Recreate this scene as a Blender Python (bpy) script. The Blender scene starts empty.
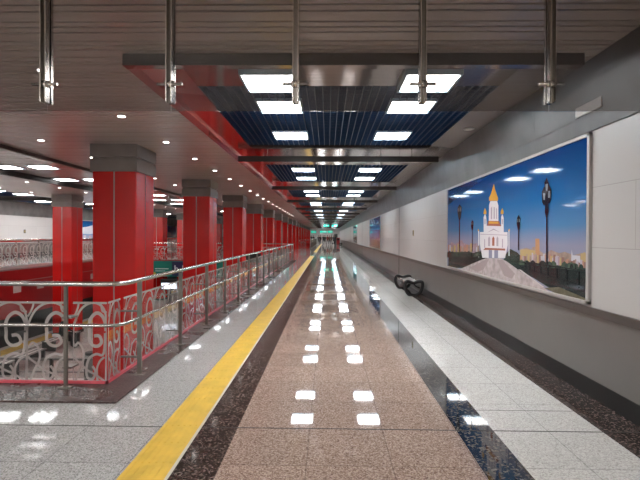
import bpy, bmesh, math, random
from mathutils import Vector, Matrix
random.seed(4)
S = bpy.context.scene
COL = S.collection

# ---------------------------------------------------------------- camera, world, exposure
cd = bpy.data.cameras.new('camera')
cam = bpy.data.objects.new('camera', cd); COL.objects.link(cam)
cd.sensor_width = 36; cd.lens = 36 * 450 / 640; cd.clip_end = 400; cd.clip_start = .05
yaw = math.atan(7.5 / 450); pitch = math.atan(-4 / 450)
R = Matrix.Rotation(yaw, 4, 'Z') @ Matrix.Rotation(math.pi / 2 + pitch, 4, 'X') @ Matrix.Rotation(.005, 4, 'Z')
cam.matrix_world = Matrix.Translation((0, 0, 1.6)) @ R
S.camera = cam
w = bpy.data.worlds.new('world'); S.world = w; w.use_nodes = True
w.node_tree.nodes['Background'].inputs[0].default_value = (.9, .95, 1, 1)
w.node_tree.nodes['Background'].inputs[1].default_value = .25
S.view_settings.view_transform = 'Standard'; S.view_settings.look = 'None'
S.view_settings.gamma = 1; S.view_settings.use_curve_mapping = False
S.view_settings.exposure = 1.15
LIGHT = 17.0      # radiance of the square ceiling panels

# ---------------------------------------------------------------- materials
M = {}
def mat(name, col, rough=.5, metal=0., emit=0., spec=.5, noise=None, coat=0.):
    m = bpy.data.materials.new(name); m.use_nodes = True
    nt = m.node_tree; b = nt.nodes['Principled BSDF']
    b.inputs['Base Color'].default_value = (*col, 1)
    b.inputs['Roughness'].default_value = rough
    b.inputs['Metallic'].default_value = metal
    b.inputs['Specular IOR Level'].default_value = spec
    b.inputs['Coat Weight'].default_value = coat
    if emit:
        b.inputs['Emission Color'].default_value = (*col, 1); b.inputs['Emission Strength'].default_value = emit
    if noise:
        sc, amt = noise
        tc = nt.nodes.new('ShaderNodeTexCoord'); n = nt.nodes.new('ShaderNodeTexNoise')
        n.inputs['Scale'].default_value = sc; n.inputs['Detail'].default_value = 4
        r = nt.nodes.new('ShaderNodeValToRGB')
        r.color_ramp.elements[0].position = .3; r.color_ramp.elements[1].position = .7
        r.color_ramp.elements[0].color = (*[c * (1 - amt) for c in col], 1)
        r.color_ramp.elements[1].color = (*[min(1, c * (1 + amt)) for c in col], 1)
        nt.links.new(tc.outputs['Object'], n.inputs['Vector'])
        nt.links.new(n.outputs['Fac'], r.inputs['Fac'])
        nt.links.new(r.outputs['Color'], b.inputs['Base Color'])
    M[name] = m
    return m

def granite(name, cols, scale, tile, origin, rough=.07, joint=.55, big=.12, jw=.004, spec=.5, tile2=None):
    """polished granite slabs: speckles (voronoi + noise), slab-to-slab tint and dark joints"""
    m = bpy.data.materials.new(name); m.use_nodes = True
    nt = m.node_tree; N = nt.nodes.new; L = nt.links.new; b = nt.nodes['Principled BSDF']
    tc = N('ShaderNodeTexCoord')
    vo = N('ShaderNodeTexVoronoi'); vo.inputs['Scale'].default_value = scale
    L(tc.outputs['Object'], vo.inputs['Vector'])
    sep = N('ShaderNodeSeparateColor'); L(vo.outputs['Color'], sep.inputs[0])
    r = N('ShaderNodeValToRGB'); r.color_ramp.interpolation = 'LINEAR'
    e = r.color_ramp.elements
    while len(e) < len(cols): e.new(.5)
    for i, c in enumerate(cols):
        e[i].position = i / (len(cols) - 1); e[i].color = (*c, 1)
    L(sep.outputs[0], r.inputs['Fac'])
    mp = N('ShaderNodeMapping'); mp.inputs['Location'].default_value = (-origin[0], -origin[1], 0)
    L(tc.outputs['Object'], mp.inputs['Vector'])
    br = N('ShaderNodeTexBrick'); br.offset = 0; br.squash = 1
    br.inputs['Scale'].default_value = 1
    br.inputs['Brick Width'].default_value = tile; br.inputs['Row Height'].default_value = tile2 or tile
    br.inputs['Mortar Size'].default_value = jw; br.inputs['Mortar Smooth'].default_value = .1; br.inputs['Bias'].default_value = 0
    br.inputs['Color1'].default_value = (1 - big, 1 - big, 1 - big, 1); br.inputs['Color2'].default_value = (1, 1, 1, 1)
    br.inputs['Mortar'].default_value = (joint, joint, joint, 1)
    L(mp.outputs[0], br.inputs['Vector'])
    mx = N('ShaderNodeMix'); mx.data_type = 'RGBA'; mx.blend_type = 'MULTIPLY'; mx.inputs[0].default_value = 1
    L(r.outputs[0], mx.inputs[6]); L(br.outputs[0], mx.inputs[7])
    n = N('ShaderNodeTexNoise'); n.inputs['Scale'].default_value = 1.3; n.inputs['Detail'].default_value = 5
    L(tc.outputs['Object'], n.inputs['Vector'])
    rr = N('ShaderNodeMapRange'); rr.inputs[3].default_value = rough * .7; rr.inputs[4].default_value = rough * 1.5
    rr.inputs[1].default_value = .35; rr.inputs[2].default_value = .65
    L(n.outputs['Fac'], rr.inputs[0]); L(rr.outputs[0], b.inputs['Roughness'])
    L(mx.outputs[2], b.inputs['Base Color'])
    b.inputs['Specular IOR Level'].default_value = spec
    M[name] = m

granite('granite_brown', [(.17, .11, .085), (.29, .205, .165), (.38, .285, .235), (.50, .395, .34)], 110, .6, (-.74, 3.72), rough=.035, joint=.62, big=.1, spec=.5)
granite('granite_grey', [(.20, .195, .19), (.36, .355, .35), (.45, .445, .44), (.52, .515, .51)], 130, .6, (-1.99, 3.72), rough=.04, joint=.6, big=.06, spec=.5)
granite('granite_light', [(.38, .37, .35), (.52, .51, .49), (.58, .57, .55), (.66, .65, .63)], 110, .45, (1.375, 3.72), rough=.04, joint=.6, big=.05, spec=.5, tile2=.6)
granite('granite_dark', [(.016, .011, .010), (.035, .024, .021), (.06, .043, .038), (.17, .13, .12)], 70, .6, (-1.04, 3.72), rough=.09, joint=.6, big=.1, spec=.5)
granite('granite_black', [(.008, .009, .012), (.018, .02, .024), (.04, .04, .042), (.17, .15, .13)], 60, .6, (1.075, 3.72), rough=.03, joint=.5, big=.1, spec=.6)
granite('granite_kerb', [(.03, .018, .017), (.055, .035, .032), (.08, .052, .048), (.12, .08, .075)], 80, .9, (-2.4, 4.2), rough=.26, joint=.7, big=.1, spec=.2)
granite('granite_platform', [(.34, .30, .28), (.44, .39, .37), (.50, .45, .43), (.56, .51, .49)], 40, .6, (0, 0), rough=.1, joint=.7, big=.12)

mat('tactile_yellow', (.66, .43, .06), .45, noise=(6, .12))
mat('strip_white', (.55, .53, .5), .4)
mat('joint', (.02, .017, .015), .8)
mat('enamel_red', (.62, .013, .011), .24, noise=(1.2, .08))
mat('seam_steel', (.42, .36, .34), .35, .8)
mat('seam_dark', (.20, .01, .012), .4)
mat('capital_stone', (.26, .225, .21), .45, noise=(3, .12))
mat('steel', (.50, .47, .44), .22, 1.)
mat('mural_frame', (.42, .40, .385), .4, .2)
mat('steel_dark', (.21, .19, .17), .34, 1.)
mat('rubber', (.008, .008, .009), .6)
mat('pink_channel', (.62, .09, .12), .3)
mat('slat', (.60, .525, .485), .25, .15, noise=(.6, .06))
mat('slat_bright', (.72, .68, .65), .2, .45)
mat('ceiling_back', (.012, .009, .008), .7)
mat('panel_reflection_red', (.62, .09, .08), .14, .5)  # red reflection of the columns tinted into the glossy metal
mat('panel_mirror', (.50, .45, .43), .10, 1., noise=(.5, .06))
mat('soffit_grey', (.42, .385, .37), .26, .5, noise=(.6, .08))
mat('frieze', (.14, .136, .132), .36, .35, noise=(2.2, .22))
mat('beam_trim', (.10, .08, .07), .5)
mat('beam_face', (.035, .027, .024), .4, .1)
mat('grid_blue', (.012, .05, .125), .4, .3)
mat('grid_edge', (.06, .13, .24), .4, .3)
mat('plenum_navy', (.004, .012, .032), .8)
mat('lamp_panel', (1, .985, .97), .5, emit=LIGHT)
mat('downlight', (1, .95, .9), .5, emit=5)
mat('lamp_fill', (1, .985, .96), .5, emit=34)
mat('lamp_frame', (.55, .75, .88), .3, .2)
mat('lamp_cold', (1, .99, .98), .5, emit=30)
mat('lamp_coffer', (1, .99, .98), .5, emit=11)
mat('wall_grey', (.17, .16, .152), .33, .35, noise=(.9, .1))
mat('wall_rail', (.09, .078, .072), .35, .3)
mat('plinth_black', (.012, .012, .012), .3)
mat('red_wall', (.36, .012, .014), .3)
mat('white_trim', (.6, .57, .54), .5)
mat('track_dark', (.045, .036, .032), .7)
mat('dark_metal', (.03, .028, .028), .4, .4)
mat('socket', (.35, .27, .12), .4, .5)
mat('speaker_grey', (.42, .40, .39), .5)
mat('sign_green', (.0, .16, .12), .35)
mat('sign_green_lit', (.02, .55, .40), .4, emit=.55)
mat('sign_white', (.85, .86, .86), .4)
mat('sign_navy', (.01, .014, .06), .3)
mat('screen_lit', (.78, .86, 1), .4, emit=1.2)
mat('bench_steel', (.17, .16, .155), .4, .3)
mat('bench_wood', (.22, .12, .07), .5)
mat('cabinet_red', (.45, .01, .02), .35)
mat('end_wall', (.8, .79, .77), .6)
mat('door_grey', (.12, .12, .12), .5)
for nme, c in dict(skin=(.55, .33, .25), hair=(.02, .015, .012), coat_black=(.012, .012, .014), coat_grey=(.10, .10, .11), coat_red=(.22, .02, .02), coat_brown=(.10, .06, .04), jeans=(.03, .04, .07), trousers=(.012, .012, .013)).items():
    mat(nme, c, .75)

# white wall panels: brick joints in the plane of the wall
def wallpanels():
    m = bpy.data.materials.new('wall_white'); m.use_nodes = True
    nt = m.node_tree; N = nt.nodes.new; L = nt.links.new; b = nt.nodes['Principled BSDF']
    tc = N('ShaderNodeTexCoord'); sp = N('ShaderNodeSeparateXYZ'); cb = N('ShaderNodeCombineXYZ')
    L(tc.outputs['Object'], sp.inputs[0])
    a1 = N('ShaderNodeMath'); a1.operation = 'ADD'; a1.inputs[1].default_value = -3.86 + 24
    a2 = N('ShaderNodeMath'); a2.operation = 'ADD'; a2.inputs[1].default_value = -.91 + 5.9
    L(sp.outputs[1], a1.inputs[0]); L(sp.outputs[2], a2.inputs[0]); L(a1.outputs[0], cb.inputs[0]); L(a2.outputs[0], cb.inputs[1])
    br = N('ShaderNodeTexBrick'); br.offset = .28; br.offset_frequency = 2
    br.inputs['Scale'].default_value = 1; br.inputs['Brick Width'].default_value = 1.2; br.inputs['Row Height'].default_value = .59
    br.inputs['Mortar Size'].default_value = .003; br.inputs['Mortar Smooth'].default_value = .2
    br.inputs['Color1'].default_value = (.44, .425, .415, 1); br.inputs['Color2'].default_value = (.47, .455, .445, 1)
    br.inputs['Mortar'].default_value = (.30, .28, .27, 1)
    L(cb.outputs[0], br.inputs['Vector']); L(br.outputs[0], b.inputs['Base Color'])
    b.inputs['Roughness'].default_value = .32
    M['wall_white'] = m
wallpanels()

def glassmat(name, tint, refl=1., veil=0., veilcol=(.5, .5, .5)):
    m = bpy.data.materials.new(name); m.use_nodes = True
    nt = m.node_tree; nt.nodes.clear(); N = nt.nodes.new; L = nt.links.new
    out = N('ShaderNodeOutputMaterial'); t = N('ShaderNodeBsdfTransparent'); t.inputs[0].default_value = (*tint, 1)
    g = N('ShaderNodeBsdfGlossy'); g.inputs['Roughness'].default_value = .02; g.inputs[0].default_value = (refl, refl, refl, 1)
    f = N('ShaderNodeFresnel'); ge = N('ShaderNodeNewGeometry')   # both faces of a pane reflect alike
    mr = N('ShaderNodeMapRange'); mr.inputs[3].default_value = 1.5; mr.inputs[4].default_value = 1 / 1.5
    L(ge.outputs['Backfacing'], mr.inputs[0]); L(mr.outputs[0], f.inputs[0])
    mx = N('ShaderNodeMixShader'); L(f.outputs[0], mx.inputs[0])
    if veil:
        d = N('ShaderNodeBsdfTranslucent'); d.inputs[0].default_value = (*veilcol, 1)
        d2 = N('ShaderNodeBsdfDiffuse'); d2.inputs[0].default_value = (*veilcol, 1)
        md = N('ShaderNodeMixShader'); md.inputs[0].default_value = .5; L(d.outputs[0], md.inputs[1]); L(d2.outputs[0], md.inputs[2])
        m2 = N('ShaderNodeMixShader'); m2.inputs[0].default_value = veil
        L(t.outputs[0], m2.inputs[1]); L(md.outputs[0], m2.inputs[2]); L(m2.outputs[0], mx.inputs[1])
    else:
        L(t.outputs[0], mx.inputs[1])
    L(g.outputs[0], mx.inputs[2]); L(mx.outputs[0], out.inputs[0])
    M[name] = m
glassmat('glass_clear', (.96, .97, .965))
glassmat('glass_smoked', (.70, .68, .67), 1., .03, (.5, .5, .5))
glassmat('glass_frost', (.8, .8, .8), .6, .62, (.72, .66, .63))

# ---------------------------------------------------------------- mesh helpers
class MB:
    def __init__(s): s.v = []; s.f = []; s.m = []; s.mats = []
    def mi(s, m):
        if m not in s.mats: s.mats.append(m)
        return s.mats.index(m)
    def poly(s, pts, m):
        n = len(s.v); s.v += [tuple(p) for p in pts]; s.f.append(tuple(range(n, n + len(pts)))); s.m.append(s.mi(m)); return s
    def box(s, x0, x1, y0, y1, z0, z1, m, mb=None):
        n = len(s.v); k = s.mi(m); kb = s.mi(mb) if mb else k
        s.v += [(x, y, z) for z in (z0, z1) for y in (y0, y1) for x in (x0, x1)]
        for i, q in enumerate(((0, 2, 3, 1), (4, 5, 7, 6), (0, 1, 5, 4), (2, 6, 7, 3), (0, 4, 6, 2), (1, 3, 7, 5))):
            s.f.append(tuple(n + t for t in q)); s.m.append(kb if i == 0 else k)
        return s
    def tube(s, pts, r, m, seg=10, closed=False):
        pts = [Vector(p) for p in pts]; k = s.mi(m); n0 = len(s.v); N = len(pts)
        up = None
        for i, p in enumerate(pts):
            if closed: d = pts[(i + 1) % N] - pts[i - 1]
            else: d = pts[min(i + 1, N - 1)] - pts[max(i - 1, 0)]
            d.normalize()
            if up is None: up = Vector((0, 0, 1)) if abs(d.z) < .9 else Vector((1, 0, 0))
            a = d.cross(up).normalized(); bb = a.cross(d).normalized(); up = bb
            for j in range(seg):
                t = 2 * math.pi * j / seg
                s.v.append(tuple(p + (a * math.cos(t) + bb * math.sin(t)) * r))
        for i in range(N if closed else N - 1):
            for j in range(seg):
                a0 = n0 + i * seg; a1 = n0 + ((i + 1) % N) * seg
                s.f.append((a0 + j, a0 + (j + 1) % seg, a1 + (j + 1) % seg, a1 + j)); s.m.append(k)
        if not closed:
            s.f.append(tuple(n0 + j for j in range(seg))[::-1]); s.m.append(k)
            s.f.append(tuple(n0 + (N - 1) * seg + j for j in range(seg))); s.m.append(k)
        s.smooth = True
        return s
    def disc(s, x, y, z, r, m, h=.01, seg=16):
        return s.tube([(x, y, z), (x, y, z - h)], r, m, seg)
    def mesh(s, name):
        me = bpy.data.meshes.new(name); me.from_pydata(s.v, [], s.f)
        for m in s.mats: me.materials.append(M[m])
        me.polygons.foreach_set('material_index', s.m)
        if getattr(s, 'smooth', False):
            me.polygons.foreach_set('use_smooth', [len(f) == 4 for f in s.f])
        me.update(); return me
    def build(s, name, parent=None, loc=(0, 0, 0)):
        o = bpy.data.objects.new(name, s.mesh(name)); COL.objects.link(o); o.location = loc
        if parent is not None: o.parent = parent
        return o

def bevel(o, w=.006, seg=2):
    md = o.modifiers.new('bevel', 'BEVEL'); md.width = w; md.segments = seg; md.limit_method = 'ANGLE'; return o
def tag(o, label, cat, group=None, kind=None):
    o['label'] = label; o['category'] = cat
    if group: o['group'] = group
    if kind: o['kind'] = kind
    return o
def thing(name, label, cat, loc, group=None, rz=0):
    o = bpy.data.objects.new(name, None); o.empty_display_size = .1; COL.objects.link(o); o.location = loc; o.rotation_euler = (0, 0, rz)
    return tag(o, label, cat, group)
def struct(mb, name):
    o = mb.build(name); o['kind'] = 'structure'; return o
def copytree(o, parent=None):
    c = o.copy(); COL.objects.link(c); c.parent = parent
    for ch in [x for x in bpy.data.objects if x.parent == o]: copytree(ch, c)
    return c
ORD = ['first', 'second', 'third', 'fourth', 'fifth', 'sixth', 'seventh', 'eighth', 'ninth', 'tenth', 'eleventh', 'twelfth', 'thirteenth', 'fourteenth', 'fifteenth', 'sixteenth', 'seventeenth', 'eighteenth', 'nineteenth', 'twentieth']

Y0, Y1 = -9.0, 100.0      # the corridor behind and ahead of the camera
XW = 2.61                 # right-hand wall
VX = -2.38                # edge of the opening beside the corridor
VF = 4.84                 # front edge of the opening
BR = 28.75                # bridge across the hall
BR2 = 57.0
FX = -12.4                # far gallery's edge
FZ = .35                  # far gallery stands a little higher

# ---------------------------------------------------------------- floor
f = MB()
def strip(x0, x1, y0, y1, m, z=0):
    f.poly([(x0, y0, z), (x1, y0, z), (x1, y1, z), (x0, y1, z)], m)
strip(-1.04, -.74, Y0, Y1, 'granite_dark')
strip(-.74, 1.07, Y0, Y1, 'granite_brown')
strip(1.07, 1.375, Y0, Y1, 'granite_black')
strip(1.375, 2.27, Y0, Y1, 'granite_light')
strip(2.27, XW + .1, Y0, Y1, 'granite_dark')
strip(-2.0, -1.04, Y0, Y1, 'granite_grey')
strip(FX, -2.0, Y0, 4.22, 'granite_grey')
strip(FX, -2.0, BR, BR2, 'granite_grey')
strip(FX, -2.0, 92, Y1, 'granite_grey')
# under the kerb bands and the slab sides
for a, b_ in ((4.22, BR), (BR2, 92)):
    strip(VX, -2.0, a, b_, 'granite_kerb')
strip(FX, VX, 4.22, VF, 'granite_kerb')
t = -.32
f.poly([(VX, VF, 0), (VX, BR, 0), (VX, BR, t), (VX, VF, t)], 'red_wall')
f.poly([(FX, VF, 0), (VX, VF, 0), (VX, VF, t), (FX, VF, t)], 'red_wall')
f.poly([(FX, BR, 0), (VX, BR, 0), (VX, BR, t), (FX, BR, t)], 'red_wall')
f.poly([(FX, BR2, 0), (VX, BR2, 0), (VX, BR2, t), (FX, BR2, t)], 'red_wall')
f.poly([(VX, BR2, 0), (VX, 92, 0), (VX, 92, t), (VX, BR2, t)], 'red_wall')
f.poly([(VX, Y0, t), (XW + .1, Y0, t), (XW + .1, Y1, t), (VX, Y1, t)], 'white_trim')
f.poly([(FX, Y0, t), (VX, Y0, t), (VX, VF, t), (FX, VF, t)], 'white_trim')
f.poly([(FX, BR, t), (VX, BR, t), (VX, BR2, t), (FX, BR2, t)], 'white_trim')
struct(f, 'floor')
# raised dark kerb round the opening and thin floor joints
k = MB()
k.box(VX, -2.0, 4.22, BR + .3, .002, .018, 'granite_kerb')
k.box(FX, VX, 4.22, VF, .002, .018, 'granite_kerb')
k.box(VX, -2.0, BR2 - .3, 92, .002, .018, 'granite_kerb')
k.box(FX, VX, BR, BR + .3, .002, .018, 'granite_kerb')
k.box(FX, VX, BR2 - .3, BR2, .002, .018, 'granite_kerb')
struct(k, 'trim_1')
j = MB()
j.box(FX, XW, 3.715, 3.728, 0, .0012, 'joint')
j.box(1.375, XW, 4.16, 4.166, 0, .0012, 'joint')
for yy in (15.7, 27.7, 39.7, 51.7): j.box(-2.0, XW, yy, yy + .012, 0, .0012, 'joint')
struct(j, 'trim_2')
# tactile strip: ribbed yellow tiles
tp = MB()
tp.box(-1.37, -1.062, Y0 + .2, 36, 0, .005, 'tactile_yellow')
yy = 0
while yy < 14:
    for i in range(6):
        x = -1.35 + i * .05
        tp.box(x, x + .018, yy + .02, yy + .29, .005, .008, 'tactile_yellow')
    yy += .31
o = tp.build('tactile_paving_strip'); tag(o, 'yellow ribbed tactile paving strip running along the left of the corridor floor', 'tactile paving')
tp = MB(); tp.box(-1.37, -1.062, 44, 92, 0, .005, 'tactile_yellow')
o = tp.build('tactile_paving_strip'); tag(o, 'far stretch of yellow tactile strip, beyond the gap near the people', 'tactile paving')
tp = MB(); tp.box(-1.062, -1.04, Y0 + .2, 92, 0, .003, 'strip_white'); struct(tp, 'trim_3')

# platform level
p = MB()
p.box(-12.2, -2.6, -6, Y1, -2.9, -2.7, 'granite_platform')
p.box(-18, -12.2, -6, Y1, -4.1, -4.0, 'track_dark')
p.box(-2.6, XW, -6, Y1, -4.1, -4.0, 'track_dark')
struct(p, 'floor')
p = MB()
p.box(-12.02, -11.5, -6, Y1, -2.7, -2.692, 'tactile_yellow')
p.box(-12.32, -12.2, -6, Y1, -2.9, -2.695, 'white_trim')
o = p.build('tactile_paving_strip'); tag(o, 'yellow warning strip along the edge of the platform below', 'tactile paving')
p = MB(); p.box(-12.1, -2.7, 12.6, 13.3, -2.7, -2.694, 'strip_white'); p.box(-12.2, -12.02, -6, Y1, -2.7, -2.694, 'strip_white'); p.box(-11.5, -11.25, -6, Y1, -2.7, -2.694, 'strip_white'); struct(p, 'trim_4')
p = MB(); p.box(-18, -17.8, -6, Y1, -4, -.1, 'track_dark'); p.box(XW - .1, XW + .1, -6, Y1, -4, -.33, 'track_dark'); struct(p, 'wall_track')
for i in range(2):
    r = MB(); xx = -15.6 + i * 1.5; r.box(xx, xx + .07, -6, Y1, -4, -3.85, 'steel_dark'); o = r.build('train_rail')
    tag(o, 'steel rail on the dark track below the far gallery, ' + ('farther from' if i == 0 else 'nearer to') + ' the platform', 'rail')

# ---------------------------------------------------------------- walls
def sidewall(name, X, s, zf, zc=3.3):
    """s=+1: the wall's face looks towards -X"""
    def bx(mb, a, b, z0, z1, m, y0=Y0, y1=Y1):
        x0, x1 = sorted((X + s * a, X + s * b)); mb.box(x0, x1, y0, y1, z0, z1, m)
    w_ = MB()
    bx(w_, .0, .25, .91 + zf * .6, 2.65, 'wall_white'); bx(w_, .002, .25, zf + .2, .83 + zf * .6, 'wall_grey')
    struct(w_, name)
    b_ = MB(); bx(b_, .035, .25, zf, zf + .2, 'plinth_black'); struct(b_, name.replace('wall', 'baseboard'))
    r_ = MB(); bx(r_, -.02, .25, .83 + zf * .6, .91 + zf * .6, 'wall_rail'); struct(r_, 'trim_5')
    g = MB()
    xa, xb = X - s * .015, X - s * .10
    y = Y0
    while y < Y1:
        y2 = min(y + 2.93, Y1)
        g.poly([(xa, y, 2.65), (xa, y2 - .012, 2.65), (X - s * .03, y2 - .012, 2.80), (X - s * .03, y, 2.80)][::s], 'frieze')
        g.poly([(X - s * .03, y, 2.806), (X - s * .03, y2 - .012, 2.806), (xb, y2 - .012, 3.36), (xb, y, 3.36)][::s], 'frieze')
        y = y2
    x0, x1 = sorted((X + s * .02, X + s * .25))
    g.box(x0, x1, Y0, Y1, 2.65, 3.7, 'frieze')
    struct(g, name)
    d = MB()
    for yy in (16.43, 33.9, 51.3, 68.6):
        x0, x1 = sorted((X - s * .003, X + s * .02)); d.box(x0, x1, yy, yy + .05, zf + .2, 2.65, 'joint')
    struct(d, 'trim_6')
sidewall('wall_right', XW, 1, 0)
sidewall('wall_left', -17.41, -1, FZ)
# end walls
e = MB()
e.box(-17.6, XW + .25, Y1, Y1 + .2, -4, 3.8, 'end_wall')
struct(e, 'wall_end')
e = MB(); e.box(-17.6, XW + .25, Y0 - .2, Y0, -4, 3.8, 'wall_white'); struct(e, 'wall_behind')
d = MB(); d.box(.9, 2.2, Y1 - .05, Y1 - .01, 0, 2.1, 'door_grey'); d.box(1.0, 1.5, Y1 - .07, Y1 - .05, .1, 2.0, 'end_wall'); struct(d, 'door_1')

# ---------------------------------------------------------------- far gallery slab
g = MB()
g.box(-17.45, FX, Y0, Y1, .18, FZ, 'granite_grey')
g.box(FX, FX + .05, VF, Y1, .24, FZ + .012, 'white_trim')
g.box(FX - .3, FX, VF, Y1, -1.66, .18, 'red_wall')
g.box(FX, FX + .012, VF, Y1, -.30, -.27, 'seam_steel')
g.box(-17.45, FX, Y0, Y1, -1.7, -1.66, 'track_dark')
struct(g, 'floor')
# small pale plates on the red fascia
for i in range(9):
    q = MB(); yq = 13.2 + i * 1.45
    q.box(FX + .0, FX + .03, yq, yq + .42, -.72, -.44, 'white_trim')
    o = q.build('wall_plate'); tag(o, 'small pale plate on the red fascia below the far gallery, %s from the camera' % ORD[i], 'plate', 'pale plates on the red fascia')

# ---------------------------------------------------------------- ceilings
def slats(name, x0, x1, y0, y1, z, m, holes=()):
    c = MB(); y = y0; i = 0
    pat = (.143, .067, .067)
    while y < y1:
        wd = pat[i % 3]; i += 1
        c.box(x0, x1, y, min(y + wd, y1), z, z + .012, m); y += wd + .026
    c.box(x0, x1, y0, y1, z + .045, z + .06, 'ceiling_back')
    return struct(c, name)
SE = -2.06        # slat ceiling's edge beside the recess
SR = 2.50
PB = 5.97         # bay pitch
B0 = 4.45         # first beam
CX0, CX1 = -9.2, -6.22
slats('ceiling', SE, SR, Y0, B0, 3.3, 'slat')
slats('ceiling', CX1, SE, Y0, Y1, 3.3, 'slat')
slats('ceiling', -12.75, CX0, Y0, Y1, 3.3, 'slat')
slats('ceiling', CX0, CX1, Y0, Y1, 3.46, 'slat_bright')
c = MB()
c.box(CX1 - .02, CX1 + .07, Y0, Y1, 3.235, 3.5, 'beam_trim'); c.box(CX0 - .06, CX0, Y0, Y1, 3.298, 3.5, 'ceiling_back')
struct(c, 'trim_7')
nb = 16
# side bands: glossy metal between slats and blue grid, solid strips between the grids
def bands(mirror):
    def X(x): return x if not mirror else -14.8 - x
    GZ = 3.40
    c = MB()
    def P(pts, m):
        pts = [(X(a), b, z) for a, b, z in pts]; c.poly(pts, m)
    P([(SE, B0, 3.30), (SE, Y1, 3.30), (SE + .02, Y1, GZ), (SE + .02, B0, GZ)], 'panel_reflection_red')
    P([(SE + .02, B0, GZ), (-1.575, B0, GZ), (-1.575, Y1, GZ), (SE + .02, Y1, GZ)], 'panel_reflection_red')
    P([(2.04, B0, GZ), (2.54, B0, 3.385), (2.54, Y1, 3.385), (2.04, Y1, GZ)], 'soffit_grey')
    g1 = B0
    for i in range(nb + 1):
        a = g1; b_ = 5.42 + PB * i; b_ = min(b_, Y1)
        P([(-1.575, a, GZ), (2.04, a, GZ), (2.04, b_, GZ), (-1.575, b_, GZ)], 'panel_mirror')
        g1 = 8.94 + PB * i
        if g1 > Y1: break
    struct(c, 'ceiling')
    if not mirror:
        for i in range(nb):
            yb = 4.2 if i == 0 else 9.65 + 5.85 * (i - 1)
            b = MB(); x0, x1 = -1.93, 2.36
            b.box(x0, x1, yb, yb + .10, 3.19, 3.31, 'beam_face', 'panel_mirror')
            if i: b.box(x0, x1, yb + .10, yb + .16, 3.20, 3.31, 'panel_mirror')
            struct(b, 'trim_8')
            if i:
                b = MB()
                for xx in (-1.3, .25, 1.8): b.box(xx - .006, xx + .006, yb + .05, yb + .062, 3.31, 3.41, 'panel_mirror')
                struct(b, 'trim_8')
    else:
        for i in range(nb):
            yb = B0 + PB * i
            b = MB(); b.box(-14.8 - 2.54, -14.8 - SE, yb, yb + .1, 3.3, 3.44, 'beam_face'); struct(b, 'trim_8')
bands(False); bands(True)
# blue open-cell grid, one per bay, sharing a mesh
gm = MB(); W = 2.04 + 1.575; D = 8.94 - 5.42
n = 37
LXs = (.91, 2.715); LYs = (.86, 2.65)      # openings for the square lights
def cuts(v, cs, other, end):
    if any(abs(v - c) < .312 for c in cs):
        a = [0.] + [q for o_ in other for q in (o_ - .312, o_ + .312)] + [end]
        return list(zip(a[0::2], a[1::2]))
    return [(0., end)]
for i in range(n):
    x = W * i / (n - 1)
    for a, b in cuts(x, LXs, LYs, D): gm.box(x - .004, x + .004, a, b, 0, .04, 'grid_blue', 'grid_edge')
for i in range(36):
    y = D * i / 35
    for a, b in cuts(y, LYs, LXs, W): gm.box(a, b, y - .004, y + .004, .012, .04, 'grid_blue')
gm.box(0, W, 0, D, .22, .24, 'plenum_navy')
for a in ((-.01, 0, 0, D), (W, W + .01, 0, D), (0, W, -.01, 0), (0, W, D, D + .01)): gm.box(*a, 0, .24, 'plenum_navy')
gme = gm.mesh('ceiling')
for i in range(nb):
    for mir in (0, 1):
        if mir and i > 9: continue
        o = bpy.data.objects.new('ceiling', gme); COL.objects.link(o); o['kind'] = 'structure'
        o.location = (-1.575 if not mir else -14.8 - 2.04, 5.42 + PB * i, 3.40)

# ---------------------------------------------------------------- square panel lights
fr = MB()
for a in ((-.31, .31, -.31, -.285), (-.31, .31, .285, .31), (-.31, -.285, -.285, .285), (.285, .31, -.285, .285)): fr.box(*a, -.006, .06, 'lamp_frame')
frm = fr.mesh('frame')
df = MB(); df.box(-.285, .285, -.285, .285, .038, .05, 'lamp_panel'); dfm = df.mesh('diffuser')
df = MB(); df.box(-.285, .285, -.285, .285, -.006, .02, 'lamp_cold'); dfm2 = df.mesh('diffuser')
df = MB(); df.box(-.285, .285, -.2, .2, -.006, .02, 'lamp_coffer'); dfm4 = df.mesh('diffuser')
def lamp(x, y, z, label, group, dm=None):
    t = thing('ceiling_light', label, 'ceiling light', (x, y, z), group)
    for nme, me in (('frame', frm), ('diffuser', dm or dfm)):
        o = bpy.data.objects.new(nme, me); COL.objects.link(o); o.parent = t
for side, x in (('left', -.665), ('right', 1.14)):
    lamp(x, 5.17, 3.345, 'nearest bright square light, %s row, seen through the smoked glass screen' % side, 'square lights over the corridor')
    for i in range(nb - 1):
        for q, yq in (('nearer', 6.28), ('farther', 8.07)):
            lamp(x, yq + PB * i, 3.392, 'square ceiling light, %s row, %s blue grid from the screen, %s one of its pair' % (side, ORD[i], q), 'square lights over the corridor')
df = MB(); df.box(-.285, .285, -.285, .285, -.006, .02, 'lamp_fill'); dfm3 = df.mesh('diffuser')  # fill panels added out of view to brighten the foreground
for i in range(3):
    for j, x in enumerate((-.6, -2.4, -4.4, -6.8)):
        lamp(x, -1.0 - 2.6 * i, 3.29, 'added square fill light behind the camera, %s of four columns, %s row back' % (ORD[j], ORD[i]), 'added fill lights behind the camera', dfm3)
for i in range(7):
    for x, nme, ya in ((-8.85, 'left', 12.3), (-7.85, 'right', 9.5)):
        lamp(x, ya + 2.8 * i, 3.45, 'square light in the coffer over the hall, %s row, %s from the camera' % (nme, ORD[i]), 'lights in the coffer over the hall', dfm4)
for i in range(7):
    lamp(-7.9, 34.5 + 8 * i, 3.45, 'far square light in the coffer over the hall, %s beyond the bridge' % ORD[i], 'lights in the coffer over the hall', dfm4)
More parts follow.
